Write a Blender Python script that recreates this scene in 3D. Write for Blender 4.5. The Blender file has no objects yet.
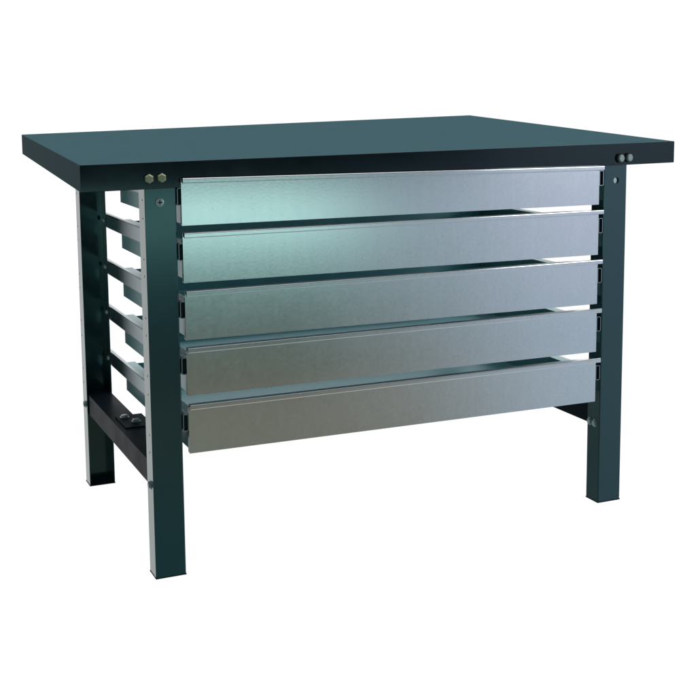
import bpy, bmesh, math, random
from mathutils import Vector, Matrix, Euler
random.seed(4)
S = bpy.context.scene

# ------------------------------------------------------------------ camera
cam_d = bpy.data.cameras.new('camera')
cam = bpy.data.objects.new('camera', cam_d)
S.collection.objects.link(cam)
cam.location = (-0.64951, -2.57852, 1.10184)
cam.rotation_euler = Euler((1.43779, 0.00782, -0.41607), 'XYZ')
cam_d.sensor_width = 36.0
cam_d.lens = 36.0 * 1210.063 / 696.0
cam_d.shift_x = (348.0 - 350.02) / 696.0
cam_d.shift_y = (249.79 - 348.0) / 696.0
cam_d.clip_start = 0.05
cam_d.clip_end = 500
S.camera = cam
S.view_settings.view_transform = 'Standard'
S.view_settings.look = 'None'
S.view_settings.exposure = 0
S.view_settings.gamma = 1

# ------------------------------------------------------------------ studio environment (white cyclorama behind, darker studio in front)
W = bpy.data.worlds.new('World'); S.world = W; W.use_nodes = True
nt = W.node_tree; N = nt.nodes; Lk = nt.links
for n in list(N): N.remove(n)
def wn(t, **k):
    n = N.new(t)
    for a, b in k.items(): setattr(n, a, b)
    return n
def wm(op, a, b=None, c=None, clamp=False):
    n = wn('ShaderNodeMath', operation=op, use_clamp=clamp)
    for i, v in enumerate((a, b, c)):
        if v is None: continue
        if isinstance(v, (int, float)): n.inputs[i].default_value = v
        else: Lk.new(v, n.inputs[i])
    return n.outputs[0]
def wss(v, lo, hi):
    n = wn('ShaderNodeMapRange', interpolation_type='SMOOTHSTEP')
    n.inputs['From Min'].default_value = lo; n.inputs['From Max'].default_value = hi
    Lk.new(v, n.inputs['Value']); return n.outputs['Result']
def wmix(f, a, b):
    n = wn('ShaderNodeMix', data_type='RGBA')
    if isinstance(f, (int, float)): n.inputs[0].default_value = f
    else: Lk.new(f, n.inputs[0])
    for s, v in ((n.inputs[6], a), (n.inputs[7], b)):
        if isinstance(v, tuple): s.default_value = (*v, 1)
        else: Lk.new(v, s)
    return n.outputs[2]
tc = wn('ShaderNodeTexCoord'); sp = wn('ShaderNodeSeparateXYZ'); Lk.new(tc.outputs['Generated'], sp.inputs[0])
dx, dy, dz = sp.outputs
az = wm('ARCTAN2', dx, wm('MULTIPLY', dy, -1.0))          # 0 = straight out in front of the bench, + = to its right
el = wm('ARCSINE', dz)
D2R = math.radians
def glow(a0, e0, sa, se):
    """soft-edged softbox patch centred on azimuth a0, elevation e0 (degrees)"""
    u = wm('DIVIDE', wm('SUBTRACT', az, D2R(a0)), D2R(sa)); v = wm('DIVIDE', wm('SUBTRACT', el, D2R(e0)), D2R(se))
    r = wm('ADD', wm('MULTIPLY', u, u), wm('MULTIPLY', v, v))
    return wm('EXPONENT', wm('MULTIPLY', r, -1.0))
def ramp(v, stops):
    n = wn('ShaderNodeValToRGB'); cr = n.color_ramp
    while len(cr.elements) > 1: cr.elements.remove(cr.elements[-1])
    for k, (p, c) in enumerate(stops):
        e = cr.elements[0] if k == 0 else cr.elements.new((p + 26) / 26)
        e.position = (p + 26) / 26; e.color = (*c, 1)
    Lk.new(v, n.inputs[0]); return n.outputs[0]
eln = wm('DIVIDE', wm('ADD', el, D2R(26)), D2R(26), clamp=True)
# the studio in front of the bench: dim brown floor low down, a mint softbox low on the left, a cool one on the right
left = ramp(eln, [(-26, (.10, .26, .26)), (-20, (.10, .22, .21)), (-16.5, (.19, .165, .105)), (-13.5, (.13, .125, .095)), (-11, (.09, .135, .125)),
                  (-9.0, (.13, .24, .24)), (-7.4, (.30, .56, .55)), (-6.1, (1.25, 2.05, 1.95)), (-5.1, (1.25, 2.05, 1.95)), (-4.5, (.05, .06, .07)), (-1, (.03, .04, .04))])
mid = ramp(eln, [(-20, (.21, .20, .17)), (-14.6, (.20, .20, .165)), (-9.7, (.26, .35, .385)), (-5.5, (.36, .48, .56)), (-4.0, (.38, .50, .60)), (-3.4, (.10, .14, .16)), (-1, (.03, .04, .04))])
right = ramp(eln, [(-20, (.34, .44, .54)), (-13.5, (.39, .51, .61)), (-5, (.62, .70, .88)), (-1, (.62, .72, .86))])
front = wmix(wss(az, D2R(20), D2R(27)), left, mid)
front = wmix(wss(az, D2R(26), D2R(35)), front, right)
front = wmix(wss(el, D2R(0), D2R(14)), front, (0.10, 0.11, 0.12))
front = wmix(wss(el, D2R(38), D2R(60)), front, (0.85, 0.92, 0.95))     # overhead strip light
back = wmix(wss(el, D2R(8), D2R(40)), (1.05, 1.05, 1.05), (2.2, 2.25, 2.3))
azb = wm('ARCTAN2', dx, dy)                                # 0 = straight behind the bench
back = wmix(wss(azb, D2R(-34), D2R(-19)), (0.14, 0.19, 0.19), back)
col = wmix(wss(dy, -0.30, -0.05), front, back)
bg = wn('ShaderNodeBackground'); Lk.new(col, bg.inputs[0]); bg.inputs[1].default_value = 1.0
wo = wn('ShaderNodeOutputWorld'); Lk.new(bg.outputs[0], wo.inputs[0])

def area(name, loc, target, size, power, colr, sy=None):
    d = bpy.data.lights.new(name, 'AREA'); d.size = size; d.energy = power; d.color = colr
    if sy: d.shape = 'RECTANGLE'; d.size_y = sy
    o = bpy.data.objects.new(name, d); S.collection.objects.link(o); o.location = loc
    o.rotation_euler = (Vector(target) - Vector(loc)).to_track_quat('-Z', 'Y').to_euler()
    return o
area('fill_right', (2.3, -1.7, 1.3), (1.3, 0.0, 0.7), 0.7, 9, (0.85, 0.93, 1.0))  # added fill lamp, lifts the right skirt and right leg

# ------------------------------------------------------------------ helpers
def mat(name, base, rough=0.4, metal=0.0, spec=0.5, var=0.0, vscale=20, rvar=0.0, bump=0.0, bscale=200, stretch=None, coat=0.0, alpha=1.0, voro=0.0, tint=None, specks=False):
    m = bpy.data.materials.new(name); m.use_nodes = True
    t = m.node_tree; b = t.nodes['Principled BSDF']
    b.inputs['Base Color'].default_value = (*base, 1); b.inputs['Roughness'].default_value = rough
    b.inputs['Metallic'].default_value = metal; b.inputs['Specular IOR Level'].default_value = spec
    b.inputs['Coat Weight'].default_value = coat
    co = t.nodes.new('ShaderNodeTexCoord'); mp = t.nodes.new('ShaderNodeMapping'); t.links.new(co.outputs['Object'], mp.inputs[0])
    if stretch: mp.inputs['Scale'].default_value = stretch
    ns = t.nodes.new('ShaderNodeTexNoise'); ns.inputs['Scale'].default_value = vscale; ns.inputs['Detail'].default_value = 6
    ns.inputs['Roughness'].default_value = 0.65
    t.links.new(mp.outputs[0], ns.inputs['Vector'])
    fac = ns.outputs[0]
    if voro:
        vo = t.nodes.new('ShaderNodeTexVoronoi'); vo.inputs['Scale'].default_value = voro
        t.links.new(mp.outputs[0], vo.inputs['Vector'])
        bw = t.nodes.new('ShaderNodeRGBToBW'); t.links.new(vo.outputs['Color'], bw.inputs[0])
        mx = t.nodes.new('ShaderNodeMix'); mx.data_type = 'FLOAT'; mx.inputs[0].default_value = 0.35
        t.links.new(ns.outputs[0], mx.inputs[2]); t.links.new(bw.outputs[0], mx.inputs[3]); fac = mx.outputs[0]
    if var:
        r = t.nodes.new('ShaderNodeMapRange'); r.inputs['From Min'].default_value = .3; r.inputs['From Max'].default_value = .7
        r.inputs['To Min'].default_value = 1 - var; r.inputs['To Max'].default_value = 1 + var
        t.links.new(fac, r.inputs[0])
        v = t.nodes.new('ShaderNodeVectorMath'); v.operation = 'SCALE'; v.inputs[0].default_value = base
        t.links.new(r.outputs[0], v.inputs['Scale']); t.links.new(v.outputs[0], b.inputs['Base Color'])
    if rvar:
        r = t.nodes.new('ShaderNodeMapRange'); r.inputs['From Min'].default_value = .3; r.inputs['From Max'].default_value = .7
        r.inputs['To Min'].default_value = max(0.02, rough - rvar); r.inputs['To Max'].default_value = rough + rvar
        t.links.new(fac, r.inputs[0]); t.links.new(r.outputs[0], b.inputs['Roughness'])
    if bump:
        n2 = t.nodes.new('ShaderNodeTexNoise'); n2.inputs['Scale'].default_value = bscale; n2.inputs['Detail'].default_value = 3
        t.links.new(mp.outputs[0], n2.inputs['Vector'])
        bp = t.nodes.new('ShaderNodeBump'); bp.inputs['Strength'].default_value = bump; bp.inputs['Distance'].default_value = 0.001
        t.links.new(n2.outputs[0], bp.inputs['Height']); t.links.new(bp.outputs[0], b.inputs['Normal'])
    b.inputs['Alpha'].default_value = alpha
    if specks:      # dust specks and faint vertical rolling streaks on the zinc
        src = b.inputs['Base Color'].links[0].from_socket
        n3 = t.nodes.new('ShaderNodeTexNoise'); n3.inputs['Scale'].default_value = 210; n3.inputs['Detail'].default_value = 2
        t.links.new(co.outputs['Object'], n3.inputs['Vector'])
        r3 = t.nodes.new('ShaderNodeMapRange'); r3.inputs['From Min'].default_value = .69; r3.inputs['From Max'].default_value = .74
        r3.inputs['To Min'].default_value = 1.0; r3.inputs['To Max'].default_value = 0.84; t.links.new(n3.outputs[0], r3.inputs[0])
        m4 = t.nodes.new('ShaderNodeMapping'); m4.inputs['Scale'].default_value = (60, 60, 1.5); t.links.new(co.outputs['Object'], m4.inputs[0])
        n4 = t.nodes.new('ShaderNodeTexNoise'); n4.inputs['Scale'].default_value = 1.0; n4.inputs['Detail'].default_value = 3
        t.links.new(m4.outputs[0], n4.inputs['Vector'])
        r4 = t.nodes.new('ShaderNodeMapRange'); r4.inputs['To Min'].default_value = .97; r4.inputs['To Max'].default_value = 1.03
        t.links.new(n4.outputs[0], r4.inputs[0])
        mu = t.nodes.new('ShaderNodeMath'); mu.operation = 'MULTIPLY'; t.links.new(r3.outputs[0], mu.inputs[0]); t.links.new(r4.outputs[0], mu.inputs[1])
        v2 = t.nodes.new('ShaderNodeVectorMath'); v2.operation = 'SCALE'; t.links.new(src, v2.inputs[0]); t.links.new(mu.outputs[0], v2.inputs['Scale'])
        t.links.new(v2.outputs[0], b.inputs['Base Color'])
    if tint: b.inputs['Specular Tint'].default_value = (*tint, 1)
    return m
M = dict(
    top=mat('top_laminate', (0.066, 0.127, 0.145), 0.6, spec=0.0, var=0.02, vscale=9, bump=0.05, bscale=900),
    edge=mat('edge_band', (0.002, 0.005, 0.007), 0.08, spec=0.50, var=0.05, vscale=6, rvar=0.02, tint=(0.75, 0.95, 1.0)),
    edge_lit=mat('edge_band_lit', (0.055, 0.098, 0.115), 0.5, spec=0.004, var=0.04, vscale=6),  # lighter copy of the edge for end faces, reflected light put into its colour
    paint=mat('teal_paint', (0.012, 0.036, 0.044), 0.12, spec=0.9, tint=(0.68, 1.0, 1.0), var=0.05, vscale=7, rvar=0.02, bump=0.04, bscale=700),
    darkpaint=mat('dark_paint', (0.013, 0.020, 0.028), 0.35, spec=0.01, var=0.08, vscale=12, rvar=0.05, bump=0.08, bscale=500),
    zinc=mat('galvanised_sheet', (0.70, 0.70, 0.70), 0.14, metal=1.0, var=0.032, vscale=11, rvar=0.008, bump=0.02, bscale=160, voro=170, specks=True),
    rail=mat('galvanised_rail', (0.26, 0.31, 0.34), 0.30, metal=1.0, var=0.05, vscale=10, rvar=0.03, bump=0.03, bscale=160, voro=90),
    tray=mat('teal_tray', (0.15, 0.34, 0.36), 0.32, metal=0.3, var=0.05, vscale=10, rvar=0.04),
    tray_lit=mat('teal_tray_lit', (0.34, 0.62, 0.66), 0.35, metal=0.2, var=0.04, vscale=10),  # tray colour lightened to stand in for light inside the drawer gaps
    black=mat('black_plastic', (0.010, 0.012, 0.015), 0.45, spec=0.2, var=0.1),
    brass=mat('yellow_zinc', (0.35, 0.34, 0.22), 0.35, metal=0.9, var=0.25, vscale=120, rvar=0.1),
    bolt_lit=mat('bolt_highlight', (0.9, 0.92, 0.93), 0.3, metal=0.5, var=0.1, vscale=120),  # paler copy of the bolt steel, highlight put into the colour
    dull=mat('dull_bolt', (0.22, 0.26, 0.25), 0.4, metal=0.8, var=0.12, vscale=120, rvar=0.08),
    steel=mat('zinc_bolt', (0.40, 0.44, 0.44), 0.36, metal=0.9, var=0.12, vscale=120, rvar=0.08),
    floor=mat('clear_floor', (0.95, 0.95, 0.95), 0.6, spec=0.0, alpha=0.03),
)
def finish(bm, name, m, parent=None, bevel=0.0, label=None, smooth=False):
    bmesh.ops.recalc_face_normals(bm, faces=bm.faces)
    me = bpy.data.meshes.new(name); bm.to_mesh(me); bm.free()
    o = bpy.data.objects.new(name, me); S.collection.objects.link(o)
    for x in (m if isinstance(m, (list, tuple)) else [m]): me.materials.append(M[x])
    if bevel:
        md = o.modifiers.new('bevel', 'BEVEL'); md.width = bevel; md.segments = 3; md.limit_method = 'ANGLE'; md.angle_limit = D2R(40)
        md.harden_normals = False
    if smooth:
        for p in me.polygons: p.use_smooth = True
    if parent: o.parent = parent
    if label: o['label'] = label
    return o
def hexa(bm, p, mi=0):
    """8 corner points: bottom ring (4) then top ring (4)"""
    v = [bm.verts.new(x) for x in p]
    for f in ((0, 3, 2, 1), (4, 5, 6, 7), (0, 1, 5, 4), (1, 2, 6, 5), (2, 3, 7, 6), (3, 0, 4, 7)):
        fc = bm.faces.new([v[i] for i in f]); fc.material_index = mi
    return v
def box(bm, x0, x1, y0, y1, z0, z1, mi=0):
    hexa(bm, [(x0, y0, z0), (x1, y0, z0), (x1, y1, z0), (x0, y1, z0), (x0, y0, z1), (x1, y0, z1), (x1, y1, z1), (x0, y1, z1)], mi)
def cyl(bm, c, axis, r, h, n=16, r2=None, mi=0):
    """cylinder starting at c and running h along axis"""
    q = Vector(axis).to_track_quat('Z', 'Y').to_matrix().to_4x4()
    q.translation = Vector(c) + Vector(axis).normalized() * h / 2
    g = bmesh.ops.create_cone(bm, cap_ends=True, segments=n, radius1=r, radius2=r if r2 is None else r2, depth=h, matrix=q)
    for v in g['verts']:
        for f in v.link_faces: f.material_index = mi
def extrude_profile(bm, prof, x0, x1, closed=True, axis='x'):
    """prof = list of (a, z) points, swept along x or y; solid closed outline"""
    f = (lambda t, a, z: (t, a, z)) if axis == 'x' else (lambda t, a, z: (a, t, z))
    A = [bm.verts.new(f(x0, a, z)) for a, z in prof]; B = [bm.verts.new(f(x1, a, z)) for a, z in prof]
    n = len(prof)
    for i in range(n):
        j = (i + 1) % n
        bm.faces.new((A[i], A[j], B[j], B[i]))
    bm.faces.new(A[::-1]); bm.faces.new(B)
def sheet_profile(path, t):
    """outline of a bent sheet of thickness t following the open path (offset to its left)"""
    P = [Vector(p) for p in path]; off = []
    for i, p in enumerate(P):
        d0 = (P[i] - P[i - 1]).normalized() if i else (P[1] - P[0]).normalized()
        d1 = (P[i + 1] - P[i]).normalized() if i < len(P) - 1 else d0
        n0 = Vector((-d0.y, d0.x)); n1 = Vector((-d1.y, d1.x)); b = (n0 + n1)
        b = b / max(b.dot(n0), 1e-6) if b.length > 1e-6 else n0
        off.append(p + b * t)
    return [tuple(p) for p in P] + [tuple(p) for p in reversed(off)]
def arc(cx, cz, r, a0, a1, n=4):
    return [(cx + r * math.cos(D2R(a0 + (a1 - a0) * i / n)), cz + r * math.sin(D2R(a0 + (a1 - a0) * i / n))) for i in range(n + 1)]
def drill(o, holes):
    """cut real holes: list of (centre, axis, radius, length)"""
    bm = bmesh.new()
    for c, ax, r, h in holes: cyl(bm, Vector(c) - Vector(ax).normalized() * h / 2, ax, r, h, 16)
    me = bpy.data.meshes.new('cutter'); bm.to_mesh(me); bm.free()
    k = bpy.data.objects.new('cutter', me); S.collection.objects.link(k); k.matrix_world = Matrix.Identity(4)
    md = o.modifiers.new('cut', 'BOOLEAN'); md.object = k; md.solver = 'EXACT'; md.operation = 'DIFFERENCE'
    bpy.context.view_layer.update()
    dg = bpy.context.evaluated_depsgraph_get()
    nm = bpy.data.meshes.new_from_object(o.evaluated_get(dg))
    o.modifiers.clear(); old = o.data; o.data = nm; nm.name = old.name + '_cut'
    bpy.data.objects.remove(k)

# ------------------------------------------------------------------ setting: added near-transparent floor sheet, white world shows through and no shadow shows
bm = bmesh.new(); box(bm, -3.0, 4.5, -1.6, 5.0, -0.02, -0.0003)
fl = finish(bm, 'floor', 'floor'); fl['kind'] = 'structure'
# ------------------------------------------------------------------ the workbench
bench = bpy.data.objects.new('workbench', None); S.collection.objects.link(bench)
bench.location = (0, 0, 0)
bench['label'] = 'dark teal steel workbench with five wide galvanised drawers under a thick flat top'
bench['category'] = 'workbench'

BW, LW, LD, BD = 1.2725, 0.0705, 0.053, 0.7687
BDR, LDR = 0.916, 0.030                     # the right end frame reaches further back

# tabletop
FL, FR = (-0.1388, -0.004), (1.4200, -0.004)
BL, BR = (-0.1148, 0.920), (1.3246, 0.920)
ZT = (0.9442, 0.9562, 1.0099, 0.9791)      # top heights FL FR BR BL
ZB = (0.8857, 0.9003, 0.9540, 0.9244)
bm = bmesh.new()
c4 = (FL, FR, BR, BL)
hexa(bm, [(x, y, z) for (x, y), z in zip(c4, ZB)] + [(x, y, z) for (x, y), z in zip(c4, ZT)], 1)
bm.faces.ensure_lookup_table()
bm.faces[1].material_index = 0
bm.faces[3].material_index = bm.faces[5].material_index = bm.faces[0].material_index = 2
top = finish(bm, 'tabletop', ['top', 'edge', 'edge_lit'], bench, bevel=0.0012)
def under(x, y):
    u = (x - FL[0]) / (FR[0] - FL[0]); v = (y + 0.004) / 0.924
    return (ZB[0] * (1 - u) + ZB[1] * u) * (1 - v) + (ZB[3] * (1 - u) + ZB[2] * u) * v

def bolt_mesh(name, c, axis, r, h, m, parent, washer=True, n=6, label=None, cross=False):
    bm = bmesh.new(); a = Vector(axis).normalized(); c = Vector(c)
    if washer: cyl(bm, c, a, r * 1.28, h * 0.22, 24)
    s = h * 0.22 if washer else 0
    cyl(bm, c + a * s, a, r, h - s - h * 0.2, n)
    cyl(bm, c + a * (h * 0.8), a, r * 0.98, h * 0.2, n, r2=r * 0.72)
    if cross:
        q = a.to_track_quat('Z', 'Y')
        for k in (0, 1):
            d1 = q @ Vector((1, 0, 0)) if k else q @ Vector((0, 1, 0)); d2 = a.cross(d1)
            p = []
            for zz in (h - 0.0002, h + 0.0003):
                for sx, sy in ((-1, -1), (1, -1), (1, 1), (-1, 1)): p.append(c + a * zz + d1 * sx * r * 0.55 + d2 * sy * r * 0.12)
            hexa(bm, p, 1)
    o = finish(bm, name, [m, 'black'], parent, label=label)
    return o
for x, z in ((0.0086, 0.9104), (0.0365, 0.9113)):
    bolt_mesh('bolt', (x, -0.004, z), (0, -1, 0), 0.0105, 0.010, 'brass', top, washer=False, label='brass coloured hex bolt head on the black edge')
for x, z in ((1.2465, 0.9171), (1.2725, 0.9178)):
    b = bolt_mesh('bolt', (x, -0.004, z), (0, -1, 0), 0.0095, 0.010, 'dull', top, washer=False, n=20, label='pale round bolt head on the dark edge')
    bm = bmesh.new(); cyl(bm, (x, -0.004, z), (0, -1, 0), 0.0122, 0.0055, 24)
    finish(bm, 'washer', 'black', b)

HZ = (0.862, 0.8212, 0.7304, 0.6922, 0.5987, 0.5592, 0.4675, 0.4246, 0.3314, 0.2917)
def leg(right, rear):
    """folded C channel, open towards the other leg of its end frame"""
    x0 = BW - LW if right else 0.0
    T = 0.0025
    BD, LD = (BDR, LDR) if (right and rear) else (globals()['BD'], globals()['LD'])
    path = [(x0, LD), (x0, 0), (x0 + LW, 0), (x0 + LW, LD)]
    if rear: path = [(x0 + LW, BD - LD), (x0 + LW, BD), (x0, BD), (x0, BD - LD)]
    # rounded folds
    pr = []
    for i, p in enumerate(path):
        if i in (0, 3): pr.append(p); continue
        a = Vector(path[i - 1]) - Vector(p); b = Vector(path[i + 1]) - Vector(p); a.normalize(); b.normalize()
        r = 0.0028
        for k in range(4):
            t = k / 3; q = Vector(p) + a * r * (1 - t) ** 2 + b * r * t ** 2
            pr.append(tuple(q))
    out = sheet_profile(pr, T)
    bm = bmesh.new()
    lo = [bm.verts.new((a, b, 0.003)) for a, b in out]
    hi = [bm.verts.new((a, b, under(a, b) - 0.0005)) for a, b in out]
    n = len(out)
    for i in range(n):
        j = (i + 1) % n; bm.faces.new((lo[i], lo[j], hi[j], hi[i]))
    bm.faces.new(lo[::-1]); bm.faces.new(hi)
    o = finish(bm, 'leg', 'paint', bench)
    outer = BW if right else 0.0
    yc = BD - 0.016 if rear else 0.022
    holes = [((outer, yc, z), (1, 0, 0), 0.0028, 0.012) for z in HZ]
    if right and not rear: holes.append(((1.2398, 0.0, 0.8596), (0, 1, 0), 0.0085, 0.02))
    drill(o, holes)
    # foot plate closing the channel
    bm = bmesh.new()
    ya, yb = (BD - LD - 0.002, BD + 0.0008) if rear else (-0.0008, LD + 0.002)
    box(bm, x0 - 0.0008, x0 + LW + 0.0008, ya, yb, 0.0, 0.0028)
    finish(bm, 'foot_plate', 'darkpaint', o, bevel=0.0006)
    return o
legs = {(r, b): leg(r, b) for r in (False, True) for b in (False, True)}
bolt_mesh('bolt', (0.0327, 0.0, 0.8573), (0, -1, 0), 0.0095, 0.003, 'steel', legs[(False, False)], washer=False, n=20, cross=True, label='pale round cross-head screw near the top')
bolt_mesh('bolt', (0.0, 0.0264, 0.2146), (-1, 0, 0), 0.0085, 0.006, 'steel', legs[(False, False)])
bolt_mesh('bolt', (0.0, BD - 0.03, 0.232), (-1, 0, 0), 0.0085, 0.006, 'steel', legs[(False, True)])
bolt_mesh('bolt', (1.2398, 0.008, 0.8596), (0, -1, 0), 0.0115, 0.003, 'steel', legs[(True, False)], washer=False, n=20)
for yy in (0.0417, 0.0200):
    bolt_mesh('bolt', (BW - LW, yy, 0.2146), (-1, 0, 0), 0.0082, 0.006, 'steel', legs[(True, False)])

# lower crossbars and the long beam between them
for right in (False, True):
    x0 = BW - LW if right else 0.0
    bm = bmesh.new(); a, b = x0 + 0.0040, x0 + LW - 0.0030
    yA, yB = 0.006, (BDR if right else BD) - 0.006
    prof = sheet_profile([(b, 0.208), (b, 0.2635), (a, 0.2635), (a, 0.208)], 0.0025)
    extrude_profile(bm, prof, yA, yB, axis='y')
    cb = finish(bm, 'crossbar', 'darkpaint', bench, bevel=0.0006)
    # plate of the long beam sitting on the crossbar, with its bolts
    bm = bmesh.new(); xa, xb = (x0 + 0.018, b + 0.02) if not right else (a - 0.02, BW - 0.018)
    box(bm, xa, xb, 0.330, 0.450, 0.2637, 0.2665)
    pl = finish(bm, 'bracket_plate', 'darkpaint', cb, bevel=0.0006)
    for k, (bx, by) in enumerate(((0.0376, 0.4285), (0.0553, 0.3786))):
        bx2 = bx if not right else BW - bx
        bb = bolt_mesh('bolt', (bx2, by, 0.2665), (0, 0, 1), 0.0095, 0.007, 'steel', cb)
bm = bmesh.new()
extrude_profile(bm, sheet_profile([(0.345, 0.222), (0.345, 0.2605), (0.435, 0.2605), (0.435, 0.222)], -0.0025), LW - 0.002, BW - LW + 0.002)
finish(bm, 'lower_beam', 'darkpaint', bench, bevel=0.0006)

# rear top cross member under the top (keeps the two end frames together)
bm = bmesh.new(); 
P = [(LW, BD - .045), (BW - LW, BDR - .045), (BW - LW, BDR - .006), (LW, BD - .006)]
hexa(bm, [(x, y, .885) for x, y in P] + [(x, y, under(x, y) - .001) for x, y in P])
finish(bm, 'top_beam', 'darkpaint', bench, bevel=0.0006)

# drawers -------------------------------------------------------------
#        left lip x, z left, z right (lip top), panel bottom left, right
DR = ((0.0808, 0.9092, 0.9000, 0.8034, 0.8000),
      (0.0814, 0.7884, 0.7878, 0.6755, 0.6700),
      (0.0829, 0.6584, 0.6593, 0.5460, 0.5412),
      (0.0830, 0.5305, 0.5312, 0.4189, 0.4145),
      (0.0845, 0.4004, 0.4001, 0.2851, 0.2815))
XR = 1.183
for i, (xl, zl, zr, bl, br) in enumerate(DR):
    zd = (0.911, 0.7884, 0.6584, 0.5305, 0.4005)[i]
    # slides: galvanised C rail on the end frame, left and right
    px0, px1 = xl - 0.0005, XR
    # tray --------------------------------------------------
    tx0, tx1, ty0, ty1 = 0.0848, 1.1805, -0.003, 0.596
    z0, z1 = zd - 0.105, zd - 0.029
    zr1 = z1 - 0.003
    t = 0.0012
    dr = bpy.data.objects.new('drawer', None); S.collection.objects.link(dr); dr.parent = bench; dr.location = (0, 0, 0)
    dr['label'] = '%s wide galvanised drawer' % ('topmost', 'second from top', 'middle', 'second from bottom', 'lowest')[i]
    for xo, sg, zt_ in ((tx0, 1, z1), (tx1, -1, zr1)):
        bm = bmesh.new()
        extrude_profile(bm, sheet_profile([(xo, z0), (xo, zt_), (xo + sg * 0.025, zt_), (xo + sg * 0.025, zt_ - 0.006)], -t * sg), ty0, ty1, axis='y')
        finish(bm, 'drawer_side', 'tray', dr)
    bm = bmesh.new()
    box(bm, tx0 + t, tx1 - t, ty1 - 0.0014, ty1 - 0.0002, z0 + t, zr1 - 0.002)
    box(bm, tx0 + t, tx1 - t, ty0 + 0.001, ty1 - 0.0016, z0, z0 + t)
    finish(bm, 'drawer_bottom', 'tray_lit', dr)
    # front panel with returned sides -------------------------------
    bm = bmesh.new()
    hexa(bm, [(px0, -0.006, bl), (px1, -0.006, br), (px1, -0.0045, br), (px0, -0.0045, bl),
              (px0, -0.006, zl - 0.001), (px1, -0.006, zr - 0.001), (px1, -0.0045, zr - 0.001), (px0, -0.0045, zl - 0.001)])
    # side returns and bottom return
    for xx, s, zb, zt in ((px0, 1, bl, zl), (px1, -1, br, zr)):
        x_, x2_ = sorted((xx + s * 0.0003, xx + s * 0.0013))
        box(bm, x_, x2_, -0.0046, 0.006, zb + 0.002, zt - 0.014)
    hexa(bm, [(px0 + .002, -0.0046, bl + .0002), (px1 - .002, -0.0046, br + .0002), (px1 - .002, 0.012, br + .0002), (px0 + .002, 0.012, bl + .0002),
              (px0 + .002, -0.0046, bl + .0014), (px1 - .002, -0.0046, br + .0014), (px1 - .002, 0.012, br + .0014), (px0 + .002, 0.012, bl + .0014)])
    fp = finish(bm, 'front_panel', 'zinc', dr, bevel=0.0003)
    # folded lip handle along the top ------------------------------
    lx0, lx1 = xl, 1.1882
    path = [(-0.0062, -0.0150), (-0.0066, -0.0150)]
    pts = [(-0.0045, 0.0)] + arc(-0.0207 + 0.0022, -0.0022, 0.0022, 90, 180, 4) + arc(-0.0207 + 0.0022, -0.0115 + 0.0022, 0.0022, 180, 270, 4) + [(-0.0145, -0.0115), (-0.0140, -0.0095)]
    pr = sheet_profile(pts, 0.0011)
    bm = bmesh.new()
    A = [bm.verts.new((lx0, a, zl + z)) for a, z in pr]; B = [bm.verts.new((lx1, a, zr + z)) for a, z in pr]
    n = len(pr)
    for k in range(n):
        j = (k + 1) % n; bm.faces.new((A[k], A[j], B[j], B[k]))
    bm.faces.new(A[::-1]); bm.faces.new(B)
    finish(bm, 'handle_lip', 'zinc', dr)
    # slides -------------------------------------------------------
    zc = zd - 0.0433; hh = 0.0196
    for xa, xb in ((LW + 0.0008, 0.0842), (1.1845, 1.1978)):
        r = 0.0038; w = 0.0018
        o_ = arc(xb - r, zc + hh - r, r, 0, 90) + arc(xa + r, zc + hh - r, r, 90, 180) + arc(xa + r, zc - hh + r, r, 180, 270) + arc(xb - r, zc - hh + r, r, 270, 360)
        i_ = arc(xb - r, zc + hh - r, r - w, 0, 90) + arc(xa + r, zc + hh - r, r - w, 90, 180) + arc(xa + r, zc - hh + r, r - w, 180, 270) + arc(xb - r, zc - hh + r, r - w, 270, 360)
        bm = bmesh.new(); y0, y1 = -0.0040, (BD if xa < 0.5 else BDR) - 0.012; n = len(o_)
        def low(z, y):      # behind its front bracket the right hand slide sits lower
            return z - (0.011 if (xa > 0.5 and y > 0.05 and z > zc) else 0.0)
        ys = [y0, 0.045, 0.055, y1]
        outer = [[bm.verts.new((a, y, low(z, y))) for a, z in o_] for y in ys]
        inner = [[bm.verts.new((a, y, low(z, y))) for a, z in i_] for y in reversed(ys)]
        R4 = outer + inner
        for q in range(len(R4)):
            P, Q = R4[q], R4[(q + 1) % len(R4)]
            for k in range(n):
                j = (k + 1) % n; bm.faces.new((P[k], P[j], Q[j], Q[k]))
        sl = finish(bm, 'slide', 'rail', bench)
        bm = bmesh.new(); box(bm, xa + 0.0016, xb - 0.0016, 0.002, 0.55, zc - hh + 0.0016, zc + hh - (0.0016 if xa < 0.5 else 0.0130))
        if xa > 0.5: box(bm, xa + 0.0016, xb - 0.0016, 0.0019, 0.042, zc + hh - 0.0128, zc + hh - 0.0016)
        finish(bm, 'slide_core', 'black', sl)
    # bolt fixing the left slide to the rear leg, seen inside the channel
    bolt_mesh('bolt', (LW - 0.0025, BD - 0.036, zc + 0.001), (-1, 0, 0), 0.0055, 0.0045, 'bolt_lit', legs[(False, True)], n=12)
